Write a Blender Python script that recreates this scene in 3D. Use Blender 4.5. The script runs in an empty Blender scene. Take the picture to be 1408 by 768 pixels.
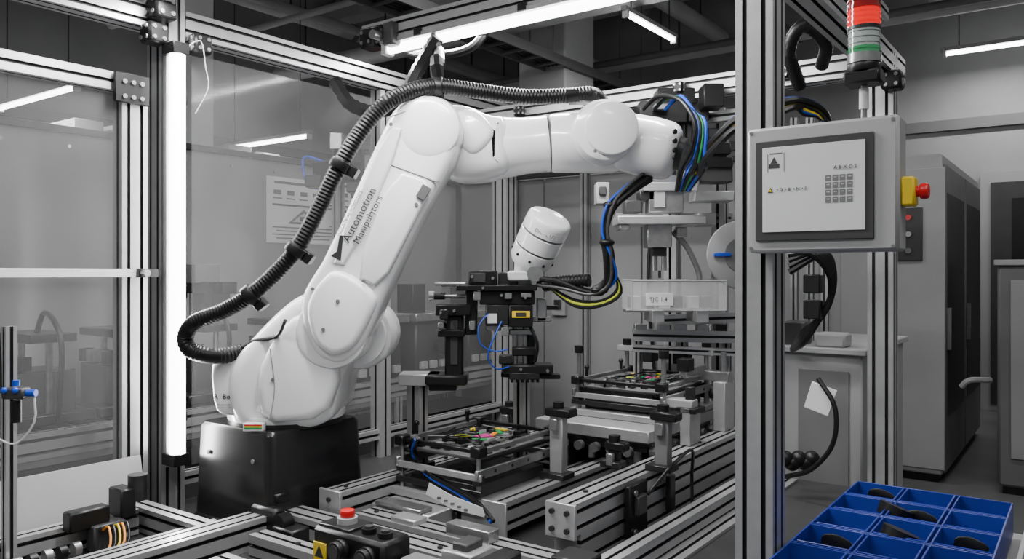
import bpy, bmesh, math, random
from mathutils import Vector as V, Matrix
random.seed(3)
F=1100.0; H=1.5
th=math.radians(36); sn,cs=math.sin(th),math.cos(th)
def S(u,v,d): return V(((u-704)*d/F, d, H-(v-375)*d/F))
def T(u,v,z): return S(u,v,(H-z)*F/(v-375))
def C(a,c,z): return V((sn*a+cs*c, cs*a-sn*c, z))
def AC(p): return (sn*p.x+cs*p.y, cs*p.x-sn*p.y)
RC=Matrix.Rotation(-th,3,'Z'); RI=Matrix.Identity(3)
RX=Matrix.Rotation(math.pi/2,3,'X')
ADIR=C(1,0,0); CDIR=C(0,1,0); Z=V((0,0,1))

# ---------------- materials
def mat(name,col,rough=.5,metal=0.0,noise=.06,scale=12,emit=None,es=0,bump=0.0,coat=0,spec=.5):
    m=bpy.data.materials.new(name); m.use_nodes=True
    nt=m.node_tree; b=nt.nodes['Principled BSDF']
    if isinstance(col,(int,float)): col=(col,col,col)
    b.inputs['Roughness'].default_value=rough; b.inputs['Metallic'].default_value=metal
    b.inputs['Coat Weight'].default_value=coat; b.inputs['Coat Roughness'].default_value=.08
    b.inputs['Specular IOR Level'].default_value=spec
    tc=nt.nodes.new('ShaderNodeTexCoord'); n=nt.nodes.new('ShaderNodeTexNoise')
    n.inputs['Scale'].default_value=scale; n.inputs['Detail'].default_value=4
    nt.links.new(tc.outputs['Object'],n.inputs['Vector'])
    r=nt.nodes.new('ShaderNodeValToRGB')
    r.color_ramp.elements[0].position=.3; r.color_ramp.elements[1].position=.7
    r.color_ramp.elements[0].color=tuple(max(0,c*(1-noise)) for c in col)+(1,)
    r.color_ramp.elements[1].color=tuple(min(1,c*(1+noise)) for c in col)+(1,)
    nt.links.new(n.outputs['Fac'],r.inputs['Fac']); nt.links.new(r.outputs['Color'],b.inputs['Base Color'])
    if bump:
        bp=nt.nodes.new('ShaderNodeBump'); bp.inputs['Strength'].default_value=bump
        nt.links.new(n.outputs['Fac'],bp.inputs['Height']); nt.links.new(bp.outputs['Normal'],b.inputs['Normal'])
    if emit is not None:
        b.inputs['Emission Color'].default_value=(*emit,1); b.inputs['Emission Strength'].default_value=es
    return m
def glassmat(name,tint,fac,rough=.08,tr=.85):
    m=bpy.data.materials.new(name); m.use_nodes=True; nt=m.node_tree
    for n in list(nt.nodes): nt.nodes.remove(n)
    o=nt.nodes.new('ShaderNodeOutputMaterial'); mx=nt.nodes.new('ShaderNodeMixShader')
    t=nt.nodes.new('ShaderNodeBsdfTransparent'); p=nt.nodes.new('ShaderNodeBsdfPrincipled')
    t.inputs['Color'].default_value=(tr,tr,tr,1)
    p.inputs['Base Color'].default_value=(tint,tint,tint,1); p.inputs['Roughness'].default_value=rough
    n=nt.nodes.new('ShaderNodeTexNoise'); n.inputs['Scale'].default_value=3
    mr=nt.nodes.new('ShaderNodeMapRange'); mr.inputs['To Min'].default_value=fac*.6; mr.inputs['To Max'].default_value=fac*1.4
    nt.links.new(n.outputs['Fac'],mr.inputs['Value']); nt.links.new(mr.outputs['Result'],mx.inputs['Fac'])
    nt.links.new(t.outputs[0],mx.inputs[1]); nt.links.new(p.outputs[0],mx.inputs[2]); nt.links.new(mx.outputs[0],o.inputs[0])
    return m
WHITE=mat('robot_white_paint',.88,.24,0,.012,5,coat=.6)
WHITE2=mat('white_plastic',.6,.4,0,.03)
ALU=mat('anodised_aluminium',.44,.34,.55,.06,30)
SLOT=mat('slot_shadow_metal',.04,.5,.5)
STEEL=mat('brushed_steel',.40,.28,.85,.12,40)
DST=mat('dark_steel',.045,.35,.7,.2,20)
BLK=mat('black_plastic',.007,.38,0,.2,20,spec=.35)
BLK2=mat('black_hose_rubber',.005,.4,0,.2,20,spec=.3)
PED=mat('pedestal_black_paint',.010,.24,0,.1,6)
GRY=mat('grey_panel_paint',.27,.5,0,.07,2.2)
LGRY=mat('light_grey_paint',.34,.5,0,.05,3)
PANL=mat('panel_housing_grey',.32,.45,0,.03,3)
MGRY=mat('mid_grey_paint',.14,.5,0,.08,4)
DGRY=mat('dark_grey_paint',.035,.45,0,.15,6)
WALL=mat('concrete_wall',.30,.8,0,.15,1.2,bump=.05)
COLM=mat('concrete_column',.42,.8,0,.08,2)
FLOOR=mat('polished_floor',.13,.35,0,.2,2)
CEIL=mat('ceiling_soffit',.28,.8,0,.3,1.5)
CPIPE=mat('ceiling_pipe_paint',.5,.5,0,.1,3)
BLUE=mat('blue_bin_plastic',(.010,.03,.27),.32,0,.1)
BLUEC=mat('blue_cable',(.008,.06,.45),.4)
YEL=mat('yellow_paint',(.72,.5,.012),.4)
YGR=mat('yellow_green_cable',(.42,.48,.03),.4)
GRN=mat('green_cable',(.01,.3,.08),.4)
ORG=mat('orange_cable',(.75,.25,.02),.4)
RED=mat('red_plastic',(.55,.005,.008),.3)
REDD=mat('dark_red_lens',(.25,.003,.004),.12,coat=1)
REDL=mat('red_lamp_lens',(.45,.004,.004),.12,emit=(1,.004,.002),es=.8,coat=1)
GRNL=mat('green_lamp_lens',(.03,.22,.08),.12,emit=(.1,.8,.3),es=.06,coat=1)
GRL=mat('clear_lens',(.34,.38,.36),.15,coat=1)
LAMP=mat('fluorescent_tube',.9,.5,emit=(1,1,1),es=12)
LAMPC=mat('ceiling_tube',.9,.5,emit=(1,1,1),es=14)
PAPER=mat('paper_label',.6,.6,0,.03)
POST=mat('poster_paper',.8,.6,0,.02)
INK=mat('ink_grey',.09,.6); INKD=mat('ink_dark',.02,.6)
SEAM=mat('casting_seam',.30,.6)
SCR=mat('display_face',.5,.3,0,.02,emit=(.8,.82,.85),es=.10)
GLS=glassmat('polycarbonate_sheet',.45,.09,tr=.93)
CLR=glassmat('clear_acrylic',.8,.22,tr=.95)
COPP=mat('pink_tape',(.65,.04,.28),.4)

# ---------------- mesh builder
class O:
    def __init__(s,name): s.n=name; s.v=[]; s.f=[]; s.m=[]; s.mats=[]
    def mi(s,m):
        if m not in s.mats: s.mats.append(m)
        return s.mats.index(m)
    def raw(s,vs,fs,m):
        o=len(s.v); k=s.mi(m) if not isinstance(m,list) else None
        s.v+=[tuple(p) for p in vs]
        for i,f in enumerate(fs):
            s.f.append([j+o for j in f]); s.m.append(k if k is not None else s.mi(m[i]))
    def box(s,c,size,m,rot=RC,bev=.002):
        h=[d/2 for d in size]; b=min(bev,.35*min(h)); ids={}; vs=[]
        c=V(c)
        for sx in(-1,1):
            for sy in(-1,1):
                for sz in(-1,1):
                    sg=(sx,sy,sz)
                    for ax in range(3):
                        p=V([sg[k]*(h[k] if k==ax else h[k]-b) for k in range(3)])
                        ids[(sg,ax)]=len(vs); vs.append(c+rot@p)
        fs=[]
        for ax in range(3):
            p,q=[k for k in range(3) if k!=ax]
            for sg in(-1,1):
                l=[]
                for a,bb in((-1,-1),(1,-1),(1,1),(-1,1)):
                    t=[0,0,0]; t[ax]=sg; t[p]=a; t[q]=bb; l.append(ids[(tuple(t),ax)])
                fs.append(l)
            for a in(-1,1):
                for bb in(-1,1):
                    t0=[0,0,0]; t0[ax]=-1; t0[p]=a; t0[q]=bb; t1=list(t0); t1[ax]=1
                    t0=tuple(t0); t1=tuple(t1)
                    fs.append([ids[(t0,p)],ids[(t1,p)],ids[(t1,q)],ids[(t0,q)]])
        for sx in(-1,1):
            for sy in(-1,1):
                for sz in(-1,1): fs.append([ids[((sx,sy,sz),k)] for k in range(3)])
        s.raw(vs,fs,m)
    def lathe(s,p1,p2,prof,m,seg=32,frac=True,closed=True):
        p1=V(p1);p2=V(p2); d=p2-p1; L=d.length; d.normalize()
        e1=d.orthogonal().normalized(); e2=d.cross(e1)
        vs=[];fs=[]
        for t,r in prof:
            q=p1+d*(t*L if frac else t)
            for i in range(seg):
                w=2*math.pi*i/seg; vs.append(q+(e1*math.cos(w)+e2*math.sin(w))*r)
        for k in range(len(prof)-1):
            for i in range(seg):
                j=(i+1)%seg; fs.append([k*seg+i,k*seg+j,(k+1)*seg+j,(k+1)*seg+i])
        if closed:
            fs.append(list(range(seg))[::-1]); fs.append([(len(prof)-1)*seg+i for i in range(seg)])
        s.raw(vs,fs,m)
    def cyl(s,p1,p2,r,m,r2=None,seg=20,bev=0):
        r2=r if r2 is None else r2
        if bev:
            L=(V(p2)-V(p1)).length; b=min(bev,L*.3)
            s.lathe(p1,p2,[(0,r-b),(b*.3,r-b*.3),(b,r),(L-b,r2),(L-b*.3,r2-b*.3),(L,r2-b)],m,seg,frac=False)
        else: s.lathe(p1,p2,[(0,r),(1,r2)],m,seg)
    def sph(s,c,r,m,seg=20,sc=(1,1,1)):
        n=10
        vs=[];fs=[]; c=V(c)
        for k in range(n+1):
            ph=math.pi*k/n
            for i in range(seg):
                w=2*math.pi*i/seg
                vs.append(c+V((r*sc[0]*math.sin(ph)*math.cos(w),r*sc[1]*math.sin(ph)*math.sin(w),r*sc[2]*math.cos(ph))))
        for k in range(n):
            for i in range(seg):
                j=(i+1)%seg; fs.append([k*seg+i,k*seg+j,(k+1)*seg+j,(k+1)*seg+i])
        s.raw(vs,fs,m)
    def tube(s,pts,r,m,seg=8,step=.02,rib=0):
        pts=[V(p) for p in pts]; P=[pts[0]*2-pts[1]]+pts+[pts[-1]*2-pts[-2]]
        path=[]
        for k in range(1,len(P)-2):
            n=max(2,int((P[k+1]-P[k]).length/step))
            for i in range(n):
                t=i/n
                a,b,c,d=P[k-1],P[k],P[k+1],P[k+2]
                path.append(.5*((2*b)+(c-a)*t+(2*a-5*b+4*c-d)*t*t+(3*b-3*c+d-a)*t**3))
        path.append(P[-2])
        up=None; vs=[];fs=[]; N=len(path)
        for k,p in enumerate(path):
            d=(path[min(k+1,N-1)]-path[max(k-1,0)])
            if d.length<1e-9: d=V((0,0,1))
            d.normalize()
            if up is None: up=d.orthogonal().normalized()
            up=(up-d*up.dot(d))
            if up.length<1e-6: up=d.orthogonal()
            up.normalize(); e2=d.cross(up)
            rr=r*(1+(rib if k%2 else 0))
            for i in range(seg):
                w=2*math.pi*i/seg; vs.append(p+(up*math.cos(w)+e2*math.sin(w))*rr)
        for k in range(N-1):
            for i in range(seg):
                j=(i+1)%seg; fs.append([k*seg+i,k*seg+j,(k+1)*seg+j,(k+1)*seg+i])
        fs.append(list(range(seg))[::-1]); fs.append([(N-1)*seg+i for i in range(seg)])
        s.raw(vs,fs,m)
    def prism(s,p2,o,ex,ey,en,t,m,b=.004,rnd=0):
        pts=[V((x,y)) for x,y in p2]
        for _ in range(rnd):
            q=[]
            for i in range(len(pts)):
                a,c=pts[i],pts[(i+1)%len(pts)]; q+=[a*.78+c*.22,a*.22+c*.78]
            pts=q
        ar=sum(pts[i].x*pts[(i+1)%len(pts)].y-pts[(i+1)%len(pts)].x*pts[i].y for i in range(len(pts)))
        if ar<0: pts=pts[::-1]
        n=len(pts); nor=[]
        for i in range(n):
            a=(pts[i]-pts[i-1]); c=(pts[(i+1)%n]-pts[i])
            na=V((-a.y,a.x)).normalized(); nc=V((-c.y,c.x)).normalized()
            w=(na+nc); w=w/max(.35,(1+na.dot(nc))) if w.length>1e-6 else na
            nor.append(w)
        b=min(b,t*.45)
        rings=[(b,0),(b*.6,b*.12),(b*.29,b*.33),(b*.08,b*.65),(0,b),(0,t-b),(b*.08,t-b*.65),(b*.29,t-b*.33),(b*.6,t-b*.12),(b,t)] if b>.006 else [(b,0),(0,b),(0,t-b),(b,t)]
        vs=[];fs=[]
        for ins,dp in rings:
            for i in range(n):
                p=pts[i]+nor[i]*ins; vs.append(V(o)+ex*p.x+ey*p.y+en*dp)
        for k in range(len(rings)-1):
            for i in range(n):
                j=(i+1)%n; fs.append([k*n+i,k*n+j,(k+1)*n+j,(k+1)*n+i])
        fs.append(list(range(n))[::-1]); fs.append([(len(rings)-1)*n+i for i in range(n)])
        s.raw(vs,fs,m)
    def slab(s,px,D,y0,y1,m,b=.004,rnd=0):   # outline surveyed at distance D, thickness y0..y1
        p=[((u-704)*D/F, H-(v-375)*D/F) for u,v in px]
        s.prism(p,V((0,y0,0)),V((1,0,0)),V((0,0,1)),V((0,1,0)),y1-y0,m,b,rnd)
    def prof(s,p1,p2,w=.09,h=.09,m=None,up=None):
        m=m or ALU; p1=V(p1);p2=V(p2); d=(p2-p1).normalized()
        if up is None: up=Z if abs(d.z)<.7 else ADIR
        side=d.cross(up).normalized(); up=side.cross(d)
        poly=[];mm=[]
        def sidepts(L):
            n=max(1,round(L/.045)); g=min(.0115,L*.3); dep=min(.013,L*.28); r=[(-L/2,0,0)]
            for i in range(n):
                x=-L/2+L*(i+.5)/n
                r+=[(x-g/2,0,1),(x-g/2,dep,1),(x+g/2,dep,1),(x+g/2,0,0)]
            return r
        for k in range(4):
            L=w if k%2==0 else h; off=h/2 if k%2==0 else w/2
            for x,y,f in sidepts(L):
                q=(x,-off+y)
                for _ in range(k): q=(-q[1],q[0])
                poly.append(q); mm.append(SLOT if f else m)
        n=len(poly); vs=[p1+side*x+up*y for x,y in poly]+[p2+side*x+up*y for x,y in poly]
        fs=[[i,(i+1)%n,n+(i+1)%n,n+i] for i in range(n)]+[list(range(n))[::-1],[n+i for i in range(n)]]
        s.raw(vs,fs,mm+[m,m])
    def text(s,txt,loc,rot,size,m,align='LEFT',ext=.0004):
        cu=bpy.data.curves.new('t','FONT'); cu.body=txt; cu.size=size; cu.extrude=ext; cu.align_x=align; cu.resolution_u=2
        ob=bpy.data.objects.new('t',cu); bpy.context.scene.collection.objects.link(ob)
        bpy.context.view_layer.update()
        me=bpy.data.meshes.new_from_object(ob)
        s.raw([V(loc)+rot@v.co for v in me.vertices],[list(p.vertices) for p in me.polygons],m)
        bpy.data.objects.remove(ob); bpy.data.curves.remove(cu); bpy.data.meshes.remove(me)
    def finish(s,sm=38):
        me=bpy.data.meshes.new(s.n)
        xs=[p[0] for p in s.v]; ys=[p[1] for p in s.v]; zs=[p[2] for p in s.v]
        o=V(((min(xs)+max(xs))/2,(min(ys)+max(ys))/2,min(zs)))
        me.from_pydata([(p[0]-o.x,p[1]-o.y,p[2]-o.z) for p in s.v],[],s.f)
        for m in s.mats: me.materials.append(m)
        me.polygons.foreach_set('material_index',s.m)
        bm=bmesh.new(); bm.from_mesh(me); bmesh.ops.recalc_face_normals(bm,faces=bm.faces); bm.to_mesh(me); bm.free()
        me.polygons.foreach_set('use_smooth',[True]*len(me.polygons))
        me.set_sharp_from_angle(angle=math.radians(sm))
        ob=bpy.data.objects.new(s.n,me); ob.location=o
        bpy.context.scene.collection.objects.link(ob); return ob

# ================= ROOM =================
RA0,RA1,RC0,RC1,RZ=-2.5,10.2,-9.0,5.0,5.2
def roombox(name,a0,a1,c0,c1,z0,z1,m):
    o=O(name); o.box(C((a0+a1)/2,(c0+c1)/2,(z0+z1)/2),(abs(c1-c0),abs(a1-a0),abs(z1-z0)),m,bev=0.001); return o.finish()
roombox('floor',RA0,RA1+.2,RC0-.2,RC1,-.1,0,FLOOR)
roombox('ceiling',RA0,RA1+.2,RC0-.2,RC1,RZ,RZ+.1,CEIL)
roombox('wall_back',RA1,RA1+.2,RC0-.2,RC1,0,RZ,WALL)
roombox('wall_left',RA0,RA1,RC0-.2,RC0,0,RZ,WALL)
roombox('trim_1',RA1-.06,RA1,RC0,RC1,3.1,3.22,MGRY)
roombox('trim_2',RA0,RA1,RC0,RC0+.06,3.1,3.22,MGRY)
o=O('door_1'); p=C(RA1-.05,-.25,1.3)
o.box(p,(1.5,.08,2.6),LGRY); o.box(C(RA1-.1,-.25,1.28),(1.3,.05,2.4),DGRY); o.box(C(RA1-.13,-.25,1.7),(.9,.02,1.2),BLK)
o.finish()
for a,c,w in ((7.6,-4.9,.62),(3.9,-6.3,.35),(1.9,-6.5,.4)):
    o=O('concrete_column'); o.box(C(a,c,RZ/2),(w,w,RZ),COLM,bev=.02); o.box(C(a,c,.15),(w+.06,w+.06,.3),MGRY); o.finish()
o=O('ceiling_beam')
for a in (1.5,3.5,5.5,7.5,9.3):
    o.box(C(a,-2,RZ-.14),(13.6,.14,.24),CPIPE,bev=.005)
    o.box(C(a,-2,RZ-.27),(13.6,.26,.02),CPIPE,bev=.002)
for c in (-7.8,-5,-2.2,.6):
    o.box(C(4,c,RZ-.08),(.16,12,.14),CPIPE,bev=.004)
o.finish()
o=O('ceiling_pipes')
for c,z,r,m in ((-7.5,4.5,.09,CPIPE),(-6.9,4.3,.05,LGRY),(-6.2,4.55,.07,MGRY),(-5.6,4.4,.06,CPIPE),(-3.9,4.55,.1,CPIPE),(-2.9,4.35,.04,MGRY),(-2.0,4.6,.05,CPIPE),(-1.4,4.5,.07,CPIPE),(.4,4.4,.12,CPIPE)):
    o.cyl(C(-2,c,z),C(10,c,z),r,m,seg=14)
    for a in (1.5,3.5,5.5,7.5,9.3): o.cyl(C(a,c,z+r*.5),C(a,c,RZ-.2),.012,DGRY,seg=6)
    for a in (2.1,4.7,6.9): o.cyl(C(a,c,z),C(a+.06,c,z),r*1.2,MGRY,seg=14)
for a,z,r,m in ((3.0,4.2,.04,CPIPE),(4.4,4.15,.05,CPIPE),(5.3,4.1,.035,LGRY),(6.6,4.05,.11,CPIPE),(8.4,4.0,.04,MGRY),(8.9,4.1,.07,CPIPE)):
    o.cyl(C(a,-8.5,z),C(a,4.5,z),r,m,seg=14)
    for c in (-8,-6,-4,-2,0,2): o.cyl(C(a,c,z),C(a,c,RZ-.05),.012,DGRY,seg=6)
o.finish()
o=O('ceiling_cable_tray')
for c in (-4.7,1.5):
    for q in (-.15,.15): o.box(C(4,c+q,3.75),(.02,11.5,.1),MGRY)
    for i in range(38): o.box(C(-1.6+i*.3,c,3.72),(.3,.03,.02),MGRY,bev=0)
    for i in range(6):
        for q in (-.15,.15): o.cyl(C(-1+i*2,c+q,3.7),C(-1+i*2,c+q,RZ-.05),.01,MGRY,seg=6)
    for q in range(5): o.tube([C(-1.8+i*1.2,c-.1+q*.05+random.uniform(-.01,.01),3.76) for i in range(10)],.02,BLK,step=.5)
o.finish()
def ceil_lamp(ctr,dr,L=1.5,power=45,m=LAMPC):
    o=O('ceiling_tube_light'); hf=dr*L/2; rot=RC if abs(dr.dot(CDIR))>.5 else RC@Matrix.Rotation(math.pi/2,3,'Z')
    o.box(ctr+V((0,0,.045)),(L+.08,.05,.04),LGRY,rot=rot)
    o.cyl(ctr-hf,ctr+hf,.022,m,seg=10); 
    for k in(-1,1):
        o.box(ctr+hf*k,(.03,.06,.07),WHITE2,rot=rot); o.cyl(ctr+hf*k*.8+V((0,0,.06)),V((*(ctr+hf*k*.8).xy,RZ-.01)),.006,DGRY,seg=6)
    o.finish()
    l=bpy.data.lights.new('ceiling_tube_glow','AREA'); l.shape='RECTANGLE'; l.size=L; l.size_y=.12; l.energy=power
    lo=bpy.data.objects.new('ceiling_tube_glow',l); lo.location=ctr-V((0,0,.035))
    lo.rotation_euler=(0,0,math.atan2(dr.y,dr.x)); bpy.context.scene.collection.objects.link(lo)
ceil_lamp(S(895,38,7.5),ADIR,1.0,36)
ceil_lamp(S(1400,60,8.0),CDIR,1.3,36)
ceil_lamp(S(366,196,9.2),CDIR,1.5,36)
ceil_lamp(S(50,135,7.2),CDIR,1.5,36)
for a,c,pw in ((-.8,-1.6,66),(-.8,1.2,48),(1.0,.8,38),(2.3,-4.4,36),(4.6,-3.2,36),(4.6,.2,28),(5.8,1.8,34)):  # unseen lamps added to light the room and the robot's camera side
    ceil_lamp(C(a,c,4.1),CDIR,1.6,pw)

# ================= CELL FRAME =================
zt=2.39
def post(a,c,z1,w=.09,z0=.02):
    o=O('enclosure_post'); o.prof(C(a,c,z0),C(a,c,z1),w,w); o.box(C(a,c,.01),(w+.05,w+.05,.02),DST); o.finish()
post(1.58,-2.67,2.9); post(1.913,-.65,2.9); post(3.3,-.65,2.34); post(2.64,-2.67,2.34,.065); post(3.6,-2.67,2.34,.1); post(.2,-2.67,2.9)
def bracket(o,p,s=.07):
    o.box(p,(s,s,s),BLK,bev=.008)
    for dx in(-1,1):
        for dz in(-1,1):
            o.cyl(p+CDIR*dx*s*.25+Z*dz*s*.25-ADIR*s*.5,p+CDIR*dx*s*.25+Z*dz*s*.25-ADIR*s*.56,s*.1,STEEL,seg=8)
            o.cyl(p+ADIR*dx*s*.25+Z*dz*s*.25+CDIR*s*.5,p+ADIR*dx*s*.25+Z*dz*s*.25+CDIR*s*.56,s*.1,STEEL,seg=8)
o=O('overhead_beam')
o.prof(C(-.4,-2.67+.0,zt),C(1.53,-2.67,zt)); o.prof(C(1.63,-2.67,zt),C(3.7,-2.67,zt))
bracket(o,C(1.67,-2.61,zt-.07)); bracket(o,C(1.50,-2.61,zt-.07)); bracket(o,C(2.70,-2.63,zt-.07),.06)
bracket(o,C(1.52,-2.60,zt+.02),.08)
o.finish()
o=O('overhead_beam')
o.prof(C(1.963,-.65,2.3),C(3.5,-.65,2.3)); o.prof(C(1.963,-.65,2.48),C(3.3,-.65,2.48),.045,.045); bracket(o,C(3.22,-.60,2.21)); bracket(o,C(1.995,-.6,2.22)); 
bracket(o,C(2.7,-.60,2.3),.09); o.box(C(2.5,-.6,2.37),(.04,.3,.05),DST); o.finish()
o=O('overhead_beam')
o.prof(C(3.3,-2.62,zt-.09),C(3.3,-.7,zt-.09)); o.prof(C(3.3,-2.5,zt-.22),C(3.3,-1.1,zt-.22),.045,.045)
for c in (-2.3,-1.9,-1.45,-1.0): bracket(o,C(3.23,c,zt-.09),.05)
o.finish()
def litbeam(a,c0,c1,z,lz,lc0,lc1,energy):
    o=O('overhead_beam'); o.prof(C(a,c0,z),C(a,c1,z),.06,.09); bracket(o,C(a-.01,c0+.05,z-.02),.09)
    o.box(C(a-.05,c0+.12,z-.01),(.1,.05,.05),BLK,bev=.01); o.box(C(a-.04,c0+.2,z-.03),(.06,.06,.1),DGRY,bev=.006); o.cyl(C(a-.08,c0+.16,z-.04),C(a-.12,c0+.16,z-.04),.02,STEEL); o.finish()
    o=O('machine_tube_light')
    o.box(C(a,(lc0+lc1)/2,lz+.028),(lc1-lc0+.06,.075,.02),ALU)
    o.cyl(C(a,lc0,lz),C(a,lc1,lz),.021,LAMP,seg=14)
    for c in (lc0-.015,lc1+.015): o.box(C(a,c,lz+.005),(.03,.055,.06),WHITE2)
    for c in (lc0+.2,(lc0+lc1)/2): o.box(C(a,c,lz+.036),(.04,.085,.03),BLK)
    o.finish()
    l=bpy.data.lights.new('tube_glow','AREA'); l.shape='RECTANGLE'; l.size=lc1-lc0; l.size_y=.05; l.energy=energy
    lo=bpy.data.objects.new('tube_glow',l); lo.location=C(a,(lc0+lc1)/2,lz-.026); lo.rotation_euler=(0,0,-th)
    bpy.context.scene.collection.objects.link(lo)
litbeam(2.58,-2.70,-.75,2.58,2.50,-2.55,-1.05,42)
litbeam(1.50,-2.70,-.75,2.55,2.45,-2.52,-1.05,48)
o=O('vertical_tube_light'); lp=(1.55,-2.55)
o.box(C(1.565,-2.595,1.56),(.02,.07,1.46),ALU); o.cyl(C(*lp,.875),C(*lp,2.25),.027,LAMP,seg=16)
o.box(C(1.55,-2.56,.86),(.075,.06,.04),BLK); o.box(C(1.55,-2.56,2.27),(.075,.06,.04),BLK)
for z in (1.0,2.1): o.box(C(1.57,-2.585,z),(.05,.05,.03),BLK)
o.tube([C(1.58,-2.54,2.28),C(1.62,-2.52,2.31),C(1.64,-2.52,2.22),C(1.65,-2.52,2.15),C(1.62,-2.55,2.06)],.0022,LGRY)
o.finish()
l=bpy.data.lights.new('v_tube_glow','AREA'); l.shape='RECTANGLE'; l.size=1.35; l.size_y=.05; l.energy=13
lo=bpy.data.objects.new('v_tube_glow',l); lo.location=C(1.53,-2.51,1.56)
q=(CDIR*-1+ADIR*.5).normalized(); xx=Z; yy=q.cross(xx)
lo.rotation_euler=Matrix((xx,yy,q)).transposed().to_euler()
bpy.context.scene.collection.objects.link(lo)

o=O('safety_door'); cc=-2.67
o.prof(C(1.45,cc,.74),C(1.45,cc,2.14),.06,.09)
o.prof(C(.35,cc,2.14),C(1.41,cc,2.14),.06,.06); o.prof(C(.35,cc,.78),C(1.41,cc,.78),.06,.06)
o.prof(C(.31,cc,.74),C(.31,cc,2.17),.06,.06)
o.box(C(.92,cc+.04,1.5),(.012,1.16,.028),WHITE2); o.box(C(1.48,cc+.05,1.5),(.03,.07,.03),BLK); o.cyl(C(1.46,cc+.06,1.5),C(1.46,cc+.09,1.5),.012,STEEL)
o.box(C(.9,cc,1.46),(.006,1.05,1.32),GLS)
o.box(C(1.43,cc+.045,2.12),(.015,.12,.10),BLK,bev=.006)
for da in(-.03,.0,.03):
    for dz in(-.03,.02): o.cyl(C(1.43+da,cc+.05,2.12+dz),C(1.43+da,cc+.06,2.12+dz),.008,STEEL,seg=8)
o.finish()
o=O('enclosure_glazing')
o.box(C(2.13,-2.67,1.55),(.006,.9,1.5),GLS); o.box(C(3.1,-2.67,1.55),(.006,.8,1.5),GLS)
o.prof(C(1.63,-2.67,.76),C(3.55,-2.67,.76),.045,.045)
o.finish()
o=O('partition_panel')
for a0,a1 in ((.5,2.0),(2.0,3.3),(3.3,4.3)):
    o.box(C((a0+a1)/2,-3.62,1.12),(.03,a1-a0-.006,1.98),GRY,bev=.004)
o.box(C(2.4,-3.61,2.12),(.05,3.8,.03),DGRY)
for i in range(14): o.cyl(C(.6+i*.27,-3.60,2.05),C(.6+i*.27,-3.595,2.05),.008,STEEL,seg=8)
o.finish()
o=O('partition_panel')
for i in range(3):
    c0=-3.58+i*.7; o.box(C(4.33,c0+.35,1.12),(.69,.03,1.98),GRY,bev=.004)
for c in (-3.1,-2.55,-1.5): o.prof(C(4.28,c,0.02),C(4.28,c,2.2),.045,.045)
o.box(C(4.3,-2.5,2.13),(2.1,.05,.03),DGRY)
for c,z in((-2.1,1.9),(-2.0,1.6),(-2.75,1.3)): o.box(C(4.30,c,z),(.1,.03,.14),LGRY); o.box(C(4.28,c,z),(.05,.02,.06),DGRY)
o.tube([C(4.29,-2.1,1.85),C(4.28,-2.12,1.4),C(4.28,-2.08,.9),C(4.28,-2.1,.4)],.01,BLK)
o.finish()
def poster(a,z,w,h,name='safety_poster'):
    o=O(name); p=C(a,-3.598,z)
    R=Matrix((ADIR,Z,ADIR.cross(Z))).transposed()
    o.box(p,(w,h,.004),POST,rot=R,bev=.001)
    q=lambda x,y:p+R@V((x,y,.003))
    o.box(q(0,h*.42),(w*.8,h*.04,.001),INK,rot=R,bev=0)
    for i in range(5):
        o.box(q(-w*.36+i*w*.18,h*.27),(w*.1,h*.07,.001),INK,rot=R,bev=0); o.box(q(-w*.36+i*w*.18,h*.18),(w*.12,h*.02,.001),INK,rot=R,bev=0)
    o.box(q(0,h*.08),(w*.85,h*.03,.001),INKD,rot=R,bev=0)
    o.prism([(-w*.22,-h*.2),(w*.22,-h*.2),(0,h*.03)],q(0,0),R@V((1,0,0)),Z,R@V((0,0,1)),.001,INKD,b=0.0001)
    o.prism([(-w*.16,-h*.17),(w*.16,-h*.17),(0,-h*.02)],q(0,0)+R@V((0,0,.001)),R@V((1,0,0)),Z,R@V((0,0,1)),.001,PAPER,b=0.0001)
    o.box(q(0,-h*.12)+R@V((0,0,.002)),(w*.12,h*.07,.001),INKD,rot=R,bev=0)
    for i in range(4): o.box(q(0,-h*(.26+i*.055)),(w*(.85-.1*(i%2)),h*.02,.001),INK,rot=R,bev=0)
    o.finish()
def on_part(u,v):
    k=(u-704)/F; y=-3.6/(cs*k-sn); p=S(u,v,y); return AC(p)[0],p.z
a,z=on_part(417,291); poster(a,z,.50,.36)
a,z=on_part(475,291); poster(a,z,.30,.36)
a,z=on_part(490,570); poster(a,z,.34,.30,'notice_sheet')

# ================= SIDE BENCH behind robot =================
o=O('side_conveyor')
o.box(C(2.5,-3.15,.86),(.5,3.2,.05),MGRY,bev=.005)
for c in(-3.38,-2.92): o.prof(C(.9,c,.91),C(4.0,c,.91),.045,.09)
for a in(1.0,2.0,3.0,3.9):
    for c in(-3.38,-2.92): o.prof(C(a,c,0.0),C(a,c,.86),.045,.045)
o.box(C(2.5,-3.15,.45),(.45,3.0,.5),DGRY,bev=.01)
for i in range(24): o.cyl(C(1.1+i*.12,-3.34,.91),C(1.1+i*.12,-2.96,.91),.02,STEEL,seg=10)
o.finish()
o=O('bench_machine')
for a in(2.9,3.35,3.8):
    o.box(C(a,-3.12,1.08),(.34,.34,.3),DGRY,bev=.01); o.box(C(a,-3.12,1.26),(.4,.4,.04),STEEL); o.box(C(a-.1,-3.05,1.36),(.12,.1,.16),DST)
    o.cyl(C(a,-2.93,1.1),C(a,-2.9,1.1),.05,BLK)
    for k in range(4): o.box(C(a-.12+k*.08,-2.94,1.0),(.02,.05,.04),LGRY)
o.box(C(3.35,-3.12,.945),(.3,1.3,.02),DST)
o.finish()
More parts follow.
